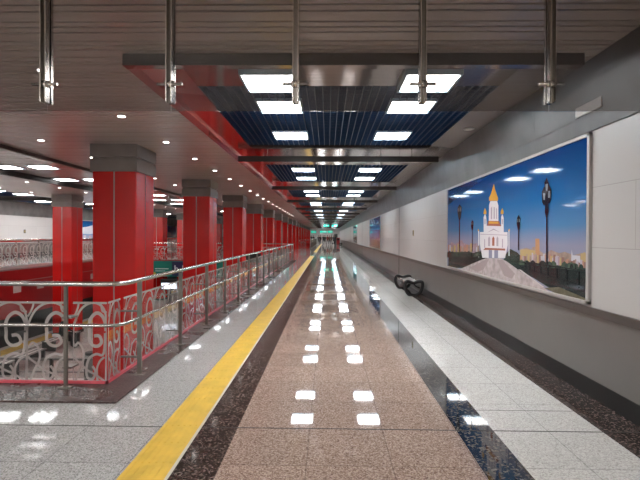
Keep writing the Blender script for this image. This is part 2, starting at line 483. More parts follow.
for i in range(6):
    for x in (-13.66, -15.47):
        for q, yq in (('nearer', 6.28), ('farther', 8.07)):
            lamp(x, 0*5 + yq + PB * i, 3.392, 'light over the far left gallery, %s row, %s grid, %s of its pair' % ('outer' if x < -14 else 'inner', ORD[i], q), 'square lights over the far gallery', dfm2)
for i in range(2):  # panels added to brighten the end wall
    for x in (-4.0, -1.2, 1.6):
        lamp(x, 93.5 + 3 * i, 3.27, 'added square fill light at the far end of the corridor, %s column, %s row' % (ORD[int((x + 4.1) / 2.7)], ORD[i]), 'added fill lights at the corridor end', dfm)
# small round downlights
dl = MB(); dl.disc(0, 0, .004, .062, 'speaker_grey', .014, 20); dlr = dl.mesh('rim')
dl = MB(); dl.disc(0, 0, -.008, .05, 'downlight', .006, 20); dld = dl.mesh('lens')
def down(x, y, label, group):
    t = thing('downlight', label, 'downlight', (x, y, 3.297), group)
    for nme, me in (('rim', dlr), ('lens', dld)):
        o = bpy.data.objects.new(nme, me); COL.objects.link(o); o.parent = t
for i in range(20):
    down(-2.94, 4.6 + 1.77 * i, 'small round downlight beside the corridor, %s from the glass screen' % ORD[i], 'downlights in the slat ceiling')
for i in range(14):
    down(-5.14, 4.45 + 1.77 * i, 'small round downlight, %s from the camera in the row left of the columns' % ORD[i], 'downlights in the slat ceiling')
for i in range(14):
    for x, nme in ((-9.67, 'inner'), (-11.87, 'outer')):
        down(x, 9.0 + 1.77 * i, 'small round downlight over the far columns, %s line, %s from the camera' % (nme, ORD[i]), 'downlights over the far columns')
s = MB(); s.disc(0, 0, 0, .085, 'speaker_grey', .014, 24); s.disc(0, 0, -.014, .055, 'white_trim', .004, 24)
o = s.build('ceiling_speaker', None, (2.33, 7.5, 3.388)); tag(o, 'round pale speaker disc on the grey soffit above the church mural', 'speaker')
s = MB(); s.box(2.562, 2.60, 4.28, 4.72, 2.83, 2.93, 'speaker_grey')  # paler flat rectangle set on the frieze
o = s.build('frieze_panel'); tag(o, 'light rectangular panel on the grey frieze above the mural corner', 'panel')

# ---------------------------------------------------------------- red columns
def column_meshes():
    W, D = .82, .88
    sh = MB(); z0 = -2.7
    sh.box(-W / 2, W / 2, 0, D, z0 + .12, 2.80, 'enamel_red')
    base = MB(); base.box(-W / 2 - .03, W / 2 + .03, -.03, D + .03, z0, z0 + .12, 'granite_dark')
    cp = MB()
    cp.box(-W / 2 - .035, W / 2 + .035, -.035, D + .035, 2.79, 3.02, 'capital_stone')
    cp.box(-W / 2 - .005, W / 2 + .005, -.005, D + .005, 3.02, 3.06, 'capital_stone')
    cp.box(-W / 2 - .035, W / 2 + .035, -.035, D + .035, 3.06, 3.3, 'capital_stone')
    sm = MB(); sm.box(-.011, .011, -.006, .002, z0 + .12, 2.79, 'seam_steel'); sm.box(-.011, .011, D - .002, D + .006, z0 + .12, 2.79, 'seam_steel')
    ss = MB()
    for x in (-W / 2 - .004, W / 2 - .004): ss.box(x, x + .008, D / 2 - .008, D / 2 + .008, z0 + .12, 2.79, 'seam_dark')
    return [(a, b.mesh(a)) for a, b in (('shaft', sh), ('base', base), ('capital', cp), ('seam_strip', sm), ('side_seam', ss))]
CM = column_meshes()
def column(x, y, label, group):
    t = thing('column', label, 'column', (x, y, 0), group)
    for nme, me in CM:
        o = bpy.data.objects.new(nme, me); COL.objects.link(o); o.parent = t
        if nme in ('capital', 'shaft'): bevel(o, .012 if nme == 'capital' else .02, 2)
DP = 5.28
for i in range(17):
    column(-4.0, 8.37 + DP * i, ('square red panelled column with grey stone capital behind the corner of the balustrade, nearest and largest' if i == 0 else
        'square red column with grey capital, %s from the camera in the row beside the corridor' % ORD[i]), 'red columns beside the corridor')
for i in range(14):
    column(-11.28, 8.37 + DP * (i + 1), 'square red column with grey capital, %s of the row across the hall' % ORD[i], 'red columns across the hall')

# black board low on the fourth column
b = MB(); b.box(-4.42, -3.58, 24.1, 24.2, .15, .62, 'rubber'); b.box(-4.38, -3.62, 24.09, 24.1, .19, .58, 'dark_metal')
o = b.build('notice_board'); tag(o, 'black board low on the front of the fourth red column behind the railing', 'board')

# ---------------------------------------------------------------- balustrades
def catmull(pts, n=6):
    P = [Vector(p) for p in pts]; P = [P[0]] + P + [P[-1]]; out = []
    for i in range(1, len(P) - 2):
        for j in range(n):
            t = j / n
            out.append(.5 * ((2 * P[i]) + (P[i + 1] - P[i - 1]) * t + (2 * P[i - 1] - 5 * P[i] + 4 * P[i + 1] - P[i + 2]) * t * t + (3 * P[i] - P[i - 1] - 3 * P[i + 1] + P[i + 2]) * t ** 3))
    out.append(P[-2]); return out
MOTIF = [  # pixels of one drawn motif, (points, width in metres)
 ([(5, 384), (5, 335), (8, 322), (15, 311), (25, 305), (35, 304), (43, 307), (48, 314), (50, 325), (50, 350), (49, 384)], .019),
 ([(27, 334), (26.5, 325), (30, 318), (37, 314), (44, 317), (48, 324), (49, 332)], .028),
 ([(27, 334), (27, 341), (31, 346), (38, 347), (43, 343), (40, 337), (33, 337)], .026),
 ([(48, 334), (47, 350), (44, 356), (36, 355), (27, 359), (23, 368), (24, 378), (31, 380), (35, 373), (31, 367)], .02),
 ([(5, 358), (14, 364), (24, 371), (36, 376), (49, 383)], .017),
 ([(8, 383), (13, 372), (19, 360), (18, 350), (12, 344), (7, 348)], .018),
 ([(38, 383), (37, 370), (41, 362), (47, 358)], .017),
 ([(5, 304), (12, 304), (10, 312), (6, 318)], .016),
 ([(42, 303), (44, 312), (50, 313)], .014)]
def ornament(width, hgt, m='glass_frost'):
    """scroll pattern etched on the glass in the plane x(0..width), z(0..hgt)"""
    o = MB(); k = max(1, round(width / .46)); mw = width / k
    def ribbon(pts, w):
        q = catmull([(a, b, 0) for a, b in pts], 5); L = []; R_ = []
        for i, p in enumerate(q):
            d = (q[min(i + 1, len(q) - 1)] - q[max(i - 1, 0)]).normalized(); nn = Vector((-d.y, d.x, 0)) * w / 2
            L.append(p + nn); R_.append(p - nn)
        n0 = len(o.v); kk = o.mi(m)
        def cl(v): return (min(max(v.x, 0), width), 0, min(max(v.y, 0), hgt))
        for a, b in zip(L, R_): o.v += [cl(a), cl(b)]
        for i in range(len(q) - 1):
            o.f.append((n0 + 2 * i, n0 + 2 * i + 1, n0 + 2 * i + 3, n0 + 2 * i + 2)); o.m.append(kk)
    for c_ in range(k):
        fl = 0
        for pts, w in MOTIF:
            pp = []
            for a, b in pts:
                u = (a - 5) / 45 * mw; u = mw - u if fl else u
                pp.append((u + c_ * mw, (384 - b) / 81 * hgt))
            ribbon(pp, w * 1.3)
    o.box(0, width, -.0005, .0005, hgt - .022, hgt, m)
    return o.mesh('frosted_ornament')
def pane(width, hgt):
    return MB().box(0, width, -.005, .005, 0, hgt, 'glass_clear').mesh('glass_panel')
OR = {}
def glass(parent, p0, p1, z, hgt, front, orn=True):
    """front: +1/-1 which side of the pane carries the etching"""
    d = Vector((p1[0] - p0[0], p1[1] - p0[1], 0)); L = round(d.length, 2); a = math.atan2(d.y, d.x)
    if (L, hgt) not in OR: OR[(L, hgt)] = (pane(L, hgt), ornament(L, hgt))
    me, om = OR[(L, hgt)]
    g = bpy.data.objects.new('glass_panel', me); COL.objects.link(g); g.parent = parent
    g.location = (p0[0], p0[1], z); g.rotation_euler = (0, 0, a)
    if orn:
        o = bpy.data.objects.new('frosted_ornament', om); COL.objects.link(o); o.parent = g; o.location = (0, front * .0075, 0)
PM = {}
def post(parent, x, y, z, along, hgt=1.06, side=1):
    """along: 'x' or 'y' direction of the rail; side: direction of the void"""
    key = (along, hgt, side)
    if key not in PM:
        q = MB()
        if along == 'x': q.box(-.018, .018, -.012, .012, 0, hgt, 'steel_dark'); q.box(-.06, .06, -.05, .05, 0, .008, 'steel_dark')
        else: q.box(-.024, .024, -.013, .013, 0, hgt, 'steel_dark'); q.box(-.06, .06, -.05, .05, 0, .008, 'steel_dark')
        c = MB()
        if along == 'x': c.box(-.05, .05, *sorted((.012 * side, .15 * side)), -.008, .008, 'steel_dark')
        else: c.box(*sorted((.024 * side, .21 * side)), -.02, .02, -.008, .008, 'steel_dark')
        PM[key] = (q.mesh('post'), c.mesh('clamp'))
    a, b = PM[key]
    o = bpy.data.objects.new('post', a); COL.objects.link(o); o.parent = parent; o.location = (x, y, z)
    for zz in (.2, .72):
        c = bpy.data.objects.new('clamp', b); COL.objects.link(c); c.parent = o; c.location.z = zz
H = .865
t = thing('balustrade', 'stainless steel balustrade with scroll-etched glass panels between corridor and open hall', 'balustrade', (0, 0, .018))
RX, RY = -2.13, 4.60; RE = 28.45
path = [(-9.3, RY), (RX - .14, RY), (RX - .05, RY + .03), (RX, RY + .14)]
path2 = [(RX, RE - .14), (RX - .04, RE - .04), (RX - .14, RE), (-11.9, RE)]
mid = [(RX, RY + .14 + (RE - RY - .28) * i / 8) for i in range(1, 8)]
full = path + mid + path2
MB().tube([(a, b, 1.075) for a, b in full], .026, 'steel', 12).build('handrail', t)
MB().tube([(a + .0, b - .0, .645) for a, b in full], .019, 'steel', 10).build('middle_rail', t)
xs = [-2.70 - 1.43 * i for i in range(5)]
for x in xs: post(t, x, RY, 0, 'x')
gx = [(-2.34, -2.70)] + [(-2.76 - 1.43 * i, -4.07 - 1.43 * i) for i in range(4)]
for a, b in gx: glass(t, (b, VF - .1), (a, VF - .1), 0.005, H, -1)
ys = [5.07 + 1.42 * i for i in range(17)]
for y in ys: post(t, RX, y, 0, 'y', side=-1)
glass(t, (-2.34, VF - .09), (-2.34, 5.03), 0.005, H, -1)
for y in ys[:-1]: glass(t, (-2.34, y + .05), (-2.34, y + 1.37), .005, H, -1)
for i in range(7):
    x = -2.75 - 1.43 * i; post(t, x, RE, 0, 'x')
    if i < 6: glass(t, (x - 1.38, RE - .1 + .2), (x - .05, RE - .1 + .2), .005, H, -1)
q = MB(); q.box(-9.3, -2.325, VF - .115, VF - .085, -.003, .03, 'pink_channel'); q.box(-2.355, -2.325, VF - .115, RE, -.003, .03, 'pink_channel')
q.build('base_channel', t)
# balustrade round the second opening
t = thing('balustrade', 'distant steel railing round the second floor opening near the far people', 'balustrade', (0, 0, .018))
pth = [(-11.9, BR2 - .14), (RX, BR2 - .14), (RX, 91)]
MB().tube([(a, b, 1.075) for a, b in pth], .03, 'steel', 8).build('handrail', t)
MB().tube([(a, b, .645) for a, b in pth], .022, 'steel', 8).build('middle_rail', t)
for i in range(7): post(t, -2.75 - 1.43 * i, BR2 - .14, 0, 'x')
for i in range(22): post(t, RX, BR2 + .4 + 1.43 * i, 0, 'y', side=-1)
for i in range(6): glass(t, (-4.13 - 1.43 * i, BR2 - .04), (-2.8 - 1.43 * i, BR2 - .04), .005, H, -1)
MB().box(-12.3, -2.33, BR2 - .03, BR2, -.003, .12, 'enamel_red').build('base_channel', t)
# far gallery balustrade
t = thing('balustrade', 'far balustrade with grey scroll glass on the pale-edged gallery across the hall', 'balustrade', (0, 0, FZ + .012))
xr = FX - .2
MB().tube([(xr, 6, 1.02), (xr, 90, 1.02)], .03, 'steel', 8).build('handrail', t)
MB().box(xr - .02, xr + .02, 6, 90, .93, .985, 'steel').build('middle_rail', t)
for i in range(40):
    y = 8 + 1.43 * i; post(t, xr, y, 0, 'y', 1.0, side=1); 
    if i < 30: glass(t, (xr + .1, y + .06), (xr + .1, y + 1.37), .005, H, -1)

# ---------------------------------------------------------------- glass smoke screen on steel hangers
YG = 3.0; ZB = 2.45
t = thing('smoke_screen', 'smoked glass draught screen hanging across the ceiling on steel hangers', 'glass screen', (0, YG, ZB))
px = [-1.885 + .835 * i for i in range(-4, 6)]
for i, x in enumerate(px):
    x1 = px[i + 1] if i + 1 < len(px) else SR
    if x1 > SR: x1 = SR
    MB().box(x + .004, x1 - .004, YG - .005 - YG, .005, -.02, .84, 'glass_smoked').build('glass_pane', t)
    if x > SR: continue
    h = MB()
    h.box(x - .020, x - .014, -.055, -.006, .03, .845, 'steel'); h.box(x + .014, x + .020, -.055, -.006, .03, .845, 'steel')
    h.box(x - .020, x + .020, -.012, -.006, .03, .845, 'steel_dark'); h.box(x - .020, x + .020, .006, .03, .03, .845, 'steel')
    ho = h.build('hanger', t)
    cl = MB(); cl.tube([(x - .085, -.03, .15), (x + .085, -.03, .15)], .011, 'steel', 8); cl.box(x - .03, x + .03, -.045, -.012, .13, .17, 'steel'); cl.build('clamp', ho)

# ---------------------------------------------------------------- murals
def gradmat(name, stops, z0, z1, rough=.06):
    m = bpy.data.materials.new(name); m.use_nodes = True
    nt = m.node_tree; N = nt.nodes.new; L = nt.links.new; b = nt.nodes['Principled BSDF']
    tc = N('ShaderNodeTexCoord'); sp = N('ShaderNodeSeparateXYZ'); L(tc.outputs['Object'], sp.inputs[0])
    mr = N('ShaderNodeMapRange'); mr.inputs[1].default_value = z0; mr.inputs[2].default_value = z1; L(sp.outputs[2], mr.inputs[0])
    r = N('ShaderNodeValToRGB'); e = r.color_ramp.elements
    while len(e) < len(stops): e.new(.5)
    for i, (p_, c) in enumerate(stops): e[i].position = p_; e[i].color = (*c, 1)
    L(mr.outputs[0], r.inputs[0]); L(r.outputs[0], b.inputs['Base Color']); b.inputs['Roughness'].default_value = rough
    M[name] = m
gradmat('print_sky', [(0, (.24, .24, .32)), (.33, (.24, .25, .34)), (.46, (.07, .19, .36)), (.66, (.012, .11, .30)), (1, (.004, .035, .16))], .95, 2.65)
gradmat('print_sky2', [(0, (.30, .17, .14)), (.25, (.32, .19, .18)), (.38, (.28, .25, .40)), (.6, (.03, .16, .42)), (1, (.01, .08, .26))], .95, 2.65)
gradmat('print_sky3', [(0, (.16, .12, .10)), (.3, (.2, .2, .2)), (.5, (.05, .28, .30)), (1, (.01, .14, .26))], .95, 2.65)
PC = dict(haze=None, white2=(.42, .40, .43), roof=(.24, .14, .12), brick=(.40, .21, .15), tree2=(.06, .085, .06), cityfar=(.34, .24, .27), citytan=(.32, .24, .20), tower=(.42, .23, .12), white=(.5, .5, .55), citygold=(.42, .31, .15),
    tree=(.035, .055, .045), treedark=(.022, .028, .028), grass=(.12, .11, .075), road=(.42, .36, .36), roadstain=(.34, .28, .285), kerb=(.5, .45, .44),
    chwhite=(.68, .66, .68), chred=(.33, .13, .09), gold=(.62, .33, .06), chgrey=(.40, .36, .40), fence=(.02, .02, .025), lamp=(.015, .015, .03), lampglass=(.18, .2, .22))
for a, b in PC.items():
    if b: mat('print_' + a, b, .06, noise=((9, .25) if a in ('tree', 'treedark', 'tree2', 'citytan', 'cityfar', 'road', 'grass') else None))
PRINT = [('haze',[(9.72,1.7),(4.5,1.65),(4.5,1.35),(9.71,1.31)]),
('cityfar',[(9.71,1.38),(9.48,1.49),(9.18,1.45),(8.78,1.54),(8.65,1.48),(8.29,1.45),(7.85,1.49),(7.84,1.2),(9.7,1.14)]),
('citytan',[(6.11,1.26),(6.11,1.43),(5.93,1.46),(5.76,1.44),(5.76,1.47),(5.65,1.48),(5.65,1.58),(5.57,1.58),(5.57,1.44),(5.44,1.4),(5.27,1.45),(5.09,1.42),(4.97,1.44),(4.79,1.41),(4.64,1.44),(4.5,1.42),(4.5,1.23),(6.11,1.18)]),
('tower',[(5.66,1.34),(5.67,1.58),(5.56,1.58),(5.55,1.32)]),
('white',[(4.84,1.34),(4.83,1.47),(4.81,1.41),(4.67,1.41),(4.66,1.32)]),
('citygold',[(6.11,1.26),(6.11,1.43),(5.9,1.44),(5.67,1.43),(5.67,1.25)]),
('citygold',[(4.66,1.28),(4.66,1.43),(4.59,1.45),(4.52,1.42),(4.51,1.28)]),
('tree',[(9.7,1.14),(9.71,1.33),(9.4,1.32),(9.04,1.41),(8.64,1.33),(8.0,1.31),(7.55,1.38),(7.36,1.29),(7.36,1.19),(7.79,1.13),(8.76,0.99),(9.7,0.88)]),
('tree',[(6.73,1.2),(6.62,1.34),(6.44,1.43),(6.21,1.39),(6.05,1.33),(5.78,1.31),(5.37,1.28),(5.09,1.34),(4.79,1.33),(4.5,1.31),(4.49,0.95),(5.08,0.96),(5.84,1.11)]),
('treedark',[(9.7,0.97),(9.7,1.18),(8.28,1.27),(7.45,1.25),(7.54,1.18),(8.28,1.08),(9.17,0.94),(9.7,0.9)]),
('treedark',[(6.44,1.22),(5.57,1.25),(4.5,1.25),(4.49,0.94),(4.92,0.95),(5.56,1.06),(6.14,1.15)]),
('grass',[(5.43,0.99),(5.09,1.04),(4.78,1.01),(4.49,0.98),(4.49,0.93),(5.08,0.94)]),
('road',[(8.89,0.96),(7.59,1.22),(7.4,1.25),(6.77,1.28),(6.54,1.24),(5.89,1.09),(5.29,0.96),(6.13,0.94),(7.26,0.96)]),
('roadstain',[(8.28,1.03),(7.45,1.22),(7.27,1.24),(7.54,1.05),(7.84,0.99)]),
('roadstain',[(6.93,1.25),(6.73,1.26),(6.27,1.09),(6.37,1.01),(6.65,1.03)]),
('kerb',[(6.17,1.16),(6.08,1.16),(5.41,1.0),(5.48,1.0)]),
('chwhite',[(7.59,1.25),(7.72,1.49),(7.72,1.68),(7.51,1.68),(7.51,1.75),(6.7,1.73),(6.7,1.67),(6.54,1.67),(6.53,1.48),(6.62,1.29),(6.89,1.28),(6.89,1.4),(7.05,1.4),(7.05,1.27),(7.14,1.27),(7.14,1.39),(7.29,1.39),(7.29,1.26)]),
('chwhite',[(7.53,1.65),(7.54,1.93),(7.47,1.98),(7.42,1.93),(7.39,1.78),(6.78,1.76),(6.78,1.9),(6.74,1.94),(6.69,1.89),(6.68,1.64)]),
('chwhite',[(7.3,1.84),(7.29,2.11),(7.24,2.17),(6.95,2.15),(6.9,2.08),(6.89,1.83)]),
('chred',[(7.55,1.38),(7.45,1.42),(6.62,1.43),(6.62,1.4),(7.27,1.39)]),
('chred',[(7.37,1.78),(7.33,1.86),(6.86,1.84),(6.78,1.76)]),
('gold',[(7.3,1.81),(7.28,1.85),(6.9,1.83),(6.88,1.8)]),
('gold',[(7.29,2.18),(7.29,2.23),(7.22,2.28),(7.16,2.34),(7.09,2.43),(7.03,2.33),(6.97,2.26),(6.91,2.19),(6.92,2.15)]),
('gold',[(7.55,1.98),(7.53,2.03),(7.48,2.08),(7.42,2.02),(7.41,1.97)]),
('gold',[(6.8,1.94),(6.79,1.99),(6.74,2.03),(6.69,1.98),(6.69,1.94)]),
('gold',[(7.83,1.7),(7.8,1.74),(7.75,1.7)]),
('gold',[(6.52,1.69),(6.48,1.72),(6.45,1.69)]),
('chgrey',[(7.21,1.88),(7.21,2.06),(7.15,2.08),(7.15,1.88)]),
('chgrey',[(7.09,1.88),(7.09,2.07),(7.04,2.06),(7.03,1.88)]),
('chgrey',[(6.98,1.88),(6.99,2.04),(6.95,2.04),(6.94,1.87)]),
('chgrey',[(7.5,1.81),(7.5,1.9),(7.44,1.89),(7.44,1.81)]),
('chgrey',[(6.75,1.79),(6.76,1.87),(6.71,1.86),(6.71,1.79)]),
('chgrey',[(7.32,1.45),(7.32,1.58),(7.27,1.61),(7.23,1.58),(7.23,1.45)]),
('chred',[(7.14,1.46),(7.14,1.58),(7.09,1.61),(7.04,1.58),(7.04,1.46)]),
('chgrey',[(6.96,1.46),(6.96,1.58),(6.92,1.61),(6.88,1.58),(6.88,1.46)]),
('chgrey',[(7.5,1.42),(7.5,1.56),(7.46,1.56),(7.45,1.42)]),
('chgrey',[(6.74,1.44),(6.74,1.57),(6.7,1.57),(6.7,1.44)]),
('chgrey',[(7.37,1.67),(7.08,1.73),(6.82,1.67),(7.08,1.71)]),
('chgrey',[(7.7,1.65),(6.55,1.63),(6.55,1.62),(7.7,1.64)]),
('chwhite',[(7.79,1.24),(7.8,1.7),(7.75,1.7),(7.74,1.24)]),
('chwhite',[(6.49,1.33),(6.5,1.69),(6.47,1.69),(6.46,1.33)]),
('brick',[(6.11,1.28),(6.11,1.35),(6.05,1.36),(6.05,1.28)]),
('citygold',[(6.06,1.28),(6.06,1.4),(6.02,1.4),(6.02,1.28)]),
('cityfar',[(6.03,1.28),(6.03,1.35),(5.97,1.35),(5.97,1.28)]),
('roof',[(5.98,1.28),(5.98,1.35),(5.93,1.35),(5.93,1.28)]),
('roof',[(5.94,1.28),(5.94,1.35),(5.9,1.35),(5.9,1.28)]),
('citytan',[(5.91,1.28),(5.91,1.38),(5.87,1.38),(5.87,1.28)]),
('citygold',[(5.88,1.28),(5.88,1.38),(5.8,1.38),(5.8,1.28)]),
('citytan',[(5.82,1.28),(5.82,1.37),(5.75,1.37),(5.74,1.28)]),
('white2',[(5.76,1.28),(5.76,1.4),(5.72,1.4),(5.72,1.28)]),
('cityfar',[(5.73,1.28),(5.73,1.38),(5.67,1.38),(5.67,1.28)]),
('citytan',[(5.68,1.28),(5.68,1.39),(5.63,1.4),(5.63,1.28)]),
('citytan',[(5.64,1.28),(5.64,1.38),(5.6,1.38),(5.6,1.28)]),
('citygold',[(5.61,1.28),(5.61,1.38),(5.56,1.38),(5.56,1.28)]),
('roof',[(5.57,1.28),(5.57,1.38),(5.5,1.38),(5.5,1.28)]),
('white2',[(5.51,1.28),(5.52,1.37),(5.45,1.37),(5.45,1.29)]),
('white2',[(5.46,1.28),(5.46,1.4),(5.41,1.4),(5.4,1.28)]),
('brick',[(5.41,1.28),(5.42,1.39),(5.37,1.39),(5.37,1.28)]),
('white2',[(5.38,1.28),(5.38,1.35),(5.31,1.35),(5.31,1.29)]),
('brick',[(5.32,1.28),(5.32,1.39),(5.27,1.4),(5.26,1.29)]),
('citygold',[(5.28,1.28),(5.28,1.38),(5.22,1.38),(5.22,1.29)]),
('chgrey',[(5.23,1.28),(5.24,1.36),(5.2,1.37),(5.2,1.29)]),
('roof',[(5.21,1.28),(5.21,1.4),(5.16,1.4),(5.16,1.29)]),
('chgrey',[(5.17,1.28),(5.17,1.38),(5.14,1.38),(5.14,1.29)]),
('chgrey',[(5.15,1.28),(5.15,1.39),(5.09,1.39),(5.09,1.29)]),
('cityfar',[(5.1,1.28),(5.11,1.38),(5.06,1.38),(5.06,1.29)]),
('citygold',[(5.07,1.28),(5.07,1.37),(5.02,1.37),(5.02,1.29)]),
('roof',[(5.03,1.28),(5.03,1.38),(4.97,1.38),(4.96,1.29)]),
('brick',[(4.98,1.29),(4.98,1.34),(4.92,1.34),(4.92,1.29)]),
('brick',[(4.93,1.29),(4.93,1.36),(4.88,1.37),(4.88,1.29)]),
('roof',[(4.89,1.29),(4.89,1.35),(4.83,1.35),(4.83,1.29)]),
('roof',[(4.84,1.29),(4.84,1.35),(4.78,1.35),(4.78,1.29)]),
('roof',[(4.79,1.29),(4.79,1.36),(4.75,1.36),(4.75,1.29)]),
('citytan',[(4.76,1.29),(4.76,1.37),(4.73,1.37),(4.73,1.29)]),
('chgrey',[(4.74,1.29),(4.74,1.35),(4.68,1.35),(4.68,1.29)]),
('roof',[(4.69,1.29),(4.69,1.34),(4.65,1.34),(4.65,1.29)]),
('chgrey',[(4.66,1.29),(4.66,1.37),(4.62,1.37),(4.61,1.29)]),
('brick',[(4.62,1.29),(4.62,1.36),(4.59,1.36),(4.58,1.29)]),
('roof',[(4.59,1.29),(4.59,1.35),(4.56,1.35),(4.55,1.29)]),
('citytan',[(4.56,1.29),(4.56,1.34),(4.5,1.34),(4.5,1.29)]),
('brick',[(9.71,1.27),(9.71,1.43),(9.62,1.43),(9.62,1.27)]),
('white2',[(9.62,1.27),(9.62,1.42),(9.49,1.42),(9.49,1.28)]),
('citygold',[(9.49,1.28),(9.49,1.38),(9.39,1.38),(9.39,1.28)]),
('citytan',[(9.39,1.28),(9.4,1.42),(9.29,1.43),(9.29,1.28)]),
('citygold',[(9.29,1.28),(9.29,1.42),(9.15,1.42),(9.15,1.29)]),
('cityfar',[(9.15,1.29),(9.15,1.45),(9.02,1.45),(9.02,1.29)]),
('citygold',[(9.02,1.29),(9.02,1.45),(8.87,1.46),(8.86,1.3)]),
('brick',[(8.86,1.3),(8.87,1.42),(8.77,1.42),(8.77,1.3)]),
('citytan',[(8.77,1.3),(8.77,1.42),(8.67,1.42),(8.66,1.31)]),
('citytan',[(8.66,1.31),(8.66,1.4),(8.6,1.41),(8.6,1.31)]),
('brick',[(8.6,1.31),(8.6,1.44),(8.54,1.44),(8.53,1.31)]),
('brick',[(8.53,1.31),(8.54,1.4),(8.48,1.4),(8.48,1.31)]),
('brick',[(8.48,1.31),(8.48,1.45),(8.34,1.45),(8.34,1.32)]),
('citytan',[(8.34,1.32),(8.34,1.45),(8.22,1.45),(8.21,1.32)]),
('citygold',[(8.21,1.32),(8.22,1.48),(8.11,1.48),(8.11,1.33)]),
('cityfar',[(8.11,1.33),(8.11,1.41),(8.03,1.41),(8.03,1.33)]),
('cityfar',[(8.03,1.33),(8.03,1.44),(7.91,1.45),(7.9,1.33)]),
('white2',[(7.9,1.33),(7.9,1.42),(7.83,1.42),(7.83,1.34)]),
('citytan',[(7.83,1.34),(7.83,1.45),(7.73,1.45),(7.73,1.34)]),
('treedark',[(5.26,1.26),(5.25,1.3),(5.21,1.31),(5.18,1.3),(5.17,1.27)]),
('tree',[(5.53,1.24),(5.51,1.3),(5.45,1.32),(5.39,1.3),(5.37,1.25)]),
('treedark',[(4.92,1.27),(4.91,1.31),(4.88,1.32),(4.84,1.31),(4.83,1.27)]),
('tree2',[(4.81,1.26),(4.79,1.31),(4.75,1.33),(4.7,1.32),(4.68,1.27)]),
('tree2',[(5.29,1.24),(5.27,1.3),(5.21,1.33),(5.14,1.31),(5.12,1.25)]),
('treedark',[(4.92,1.26),(4.9,1.31),(4.86,1.33),(4.82,1.31),(4.8,1.27)]),
('tree',[(5.56,1.25),(5.54,1.29),(5.5,1.3),(5.46,1.29),(5.45,1.26)]),
('treedark',[(4.88,1.25),(4.87,1.31),(4.82,1.33),(4.76,1.32),(4.75,1.26)]),
('tree2',[(4.86,1.27),(4.85,1.31),(4.82,1.32),(4.79,1.31),(4.78,1.28)]),
('tree',[(5.5,1.26),(5.49,1.29),(5.46,1.3),(5.43,1.29),(5.42,1.26)]),
('tree',[(4.89,1.26),(4.87,1.31),(4.84,1.33),(4.79,1.31),(4.78,1.27)]),
('tree2',[(5.04,1.25),(5.02,1.31),(4.96,1.34),(4.9,1.31),(4.88,1.26)]),
('tree2',[(4.88,1.26),(4.86,1.31),(4.81,1.33),(4.76,1.31),(4.75,1.27)]),
('tree',[(4.68,1.27),(4.67,1.31),(4.64,1.33),(4.6,1.31),(4.59,1.28)]),
('tree2',[(5.99,1.23),(5.96,1.28),(5.91,1.3),(5.85,1.28),(5.83,1.24)]),
('treedark',[(5.8,1.23),(5.78,1.29),(5.72,1.31),(5.65,1.29),(5.64,1.24)]),
('treedark',[(4.83,1.27),(4.81,1.31),(4.77,1.33),(4.73,1.31),(4.72,1.27)]),
('treedark',[(5.56,1.24),(5.54,1.29),(5.48,1.32),(5.42,1.3),(5.4,1.25)]),
('treedark',[(5.95,1.23),(5.92,1.28),(5.88,1.3),(5.82,1.28),(5.8,1.24)]),
('tree',[(4.94,1.26),(4.93,1.31),(4.89,1.32),(4.84,1.31),(4.83,1.27)]),
('tree',[(5.41,1.24),(5.39,1.3),(5.34,1.32),(5.28,1.3),(5.26,1.25)]),
('tree2',[(4.9,1.25),(4.88,1.31),(4.82,1.34),(4.76,1.32),(4.75,1.26)]),
('tree',[(5.37,1.24),(5.35,1.3),(5.29,1.32),(5.23,1.3),(5.21,1.25)]),
('tree',[(4.96,1.27),(4.95,1.3),(4.92,1.32),(4.89,1.3),(4.88,1.28)]),
('tree2',[(6.14,1.22),(6.12,1.28),(6.05,1.3),(5.98,1.28),(5.96,1.23)]),
('treedark',[(4.85,1.27),(4.84,1.31),(4.82,1.32),(4.79,1.31),(4.78,1.28)]),
('tree2',[(7.91,1.25),(7.87,1.32),(7.77,1.35),(7.67,1.33),(7.64,1.27)]),
('tree',[(9.45,1.19),(9.4,1.26),(9.28,1.29),(9.13,1.27),(9.1,1.2)]),
('treedark',[(9.84,1.15),(9.77,1.26),(9.59,1.3),(9.4,1.27),(9.35,1.18)]),
('tree',[(9.6,1.17),(9.54,1.26),(9.39,1.3),(9.23,1.27),(9.19,1.19)]),
('tree',[(8.9,1.2),(8.84,1.29),(8.71,1.32),(8.56,1.3),(8.52,1.22)]),
('treedark',[(9.71,1.19),(9.66,1.25),(9.56,1.27),(9.45,1.25),(9.42,1.2)]),
('tree2',[(9.27,1.19),(9.22,1.27),(9.09,1.3),(8.96,1.28),(8.92,1.21)]),
('tree',[(8.68,1.21),(8.63,1.3),(8.5,1.33),(8.36,1.3),(8.32,1.23)]),
('tree2',[(7.99,1.26),(7.96,1.32),(7.88,1.34),(7.79,1.32),(7.77,1.27)]),
('treedark',[(8.46,1.22),(8.41,1.31),(8.29,1.34),(8.16,1.31),(8.12,1.24)]),
('fence',[(9.7,1.17),(7.74,1.25),(7.74,1.24),(9.7,1.16)]),
('fence',[(6.14,1.27),(4.5,1.27),(4.5,1.26),(6.14,1.26)]),
('fence',[(6.14,1.2),(4.49,1.1),(4.49,1.08),(6.14,1.19)]),
('fence',[(5.96,1.27),(5.93,1.27),(5.93,1.17),(5.95,1.17)]),
('fence',[(5.84,1.27),(5.81,1.27),(5.81,1.16),(5.84,1.16)]),
('fence',[(5.71,1.27),(5.69,1.27),(5.68,1.15),(5.71,1.15)]),
('fence',[(5.54,1.27),(5.51,1.27),(5.51,1.14),(5.54,1.14)]),
('fence',[(5.37,1.27),(5.34,1.27),(5.33,1.13),(5.36,1.12)]),
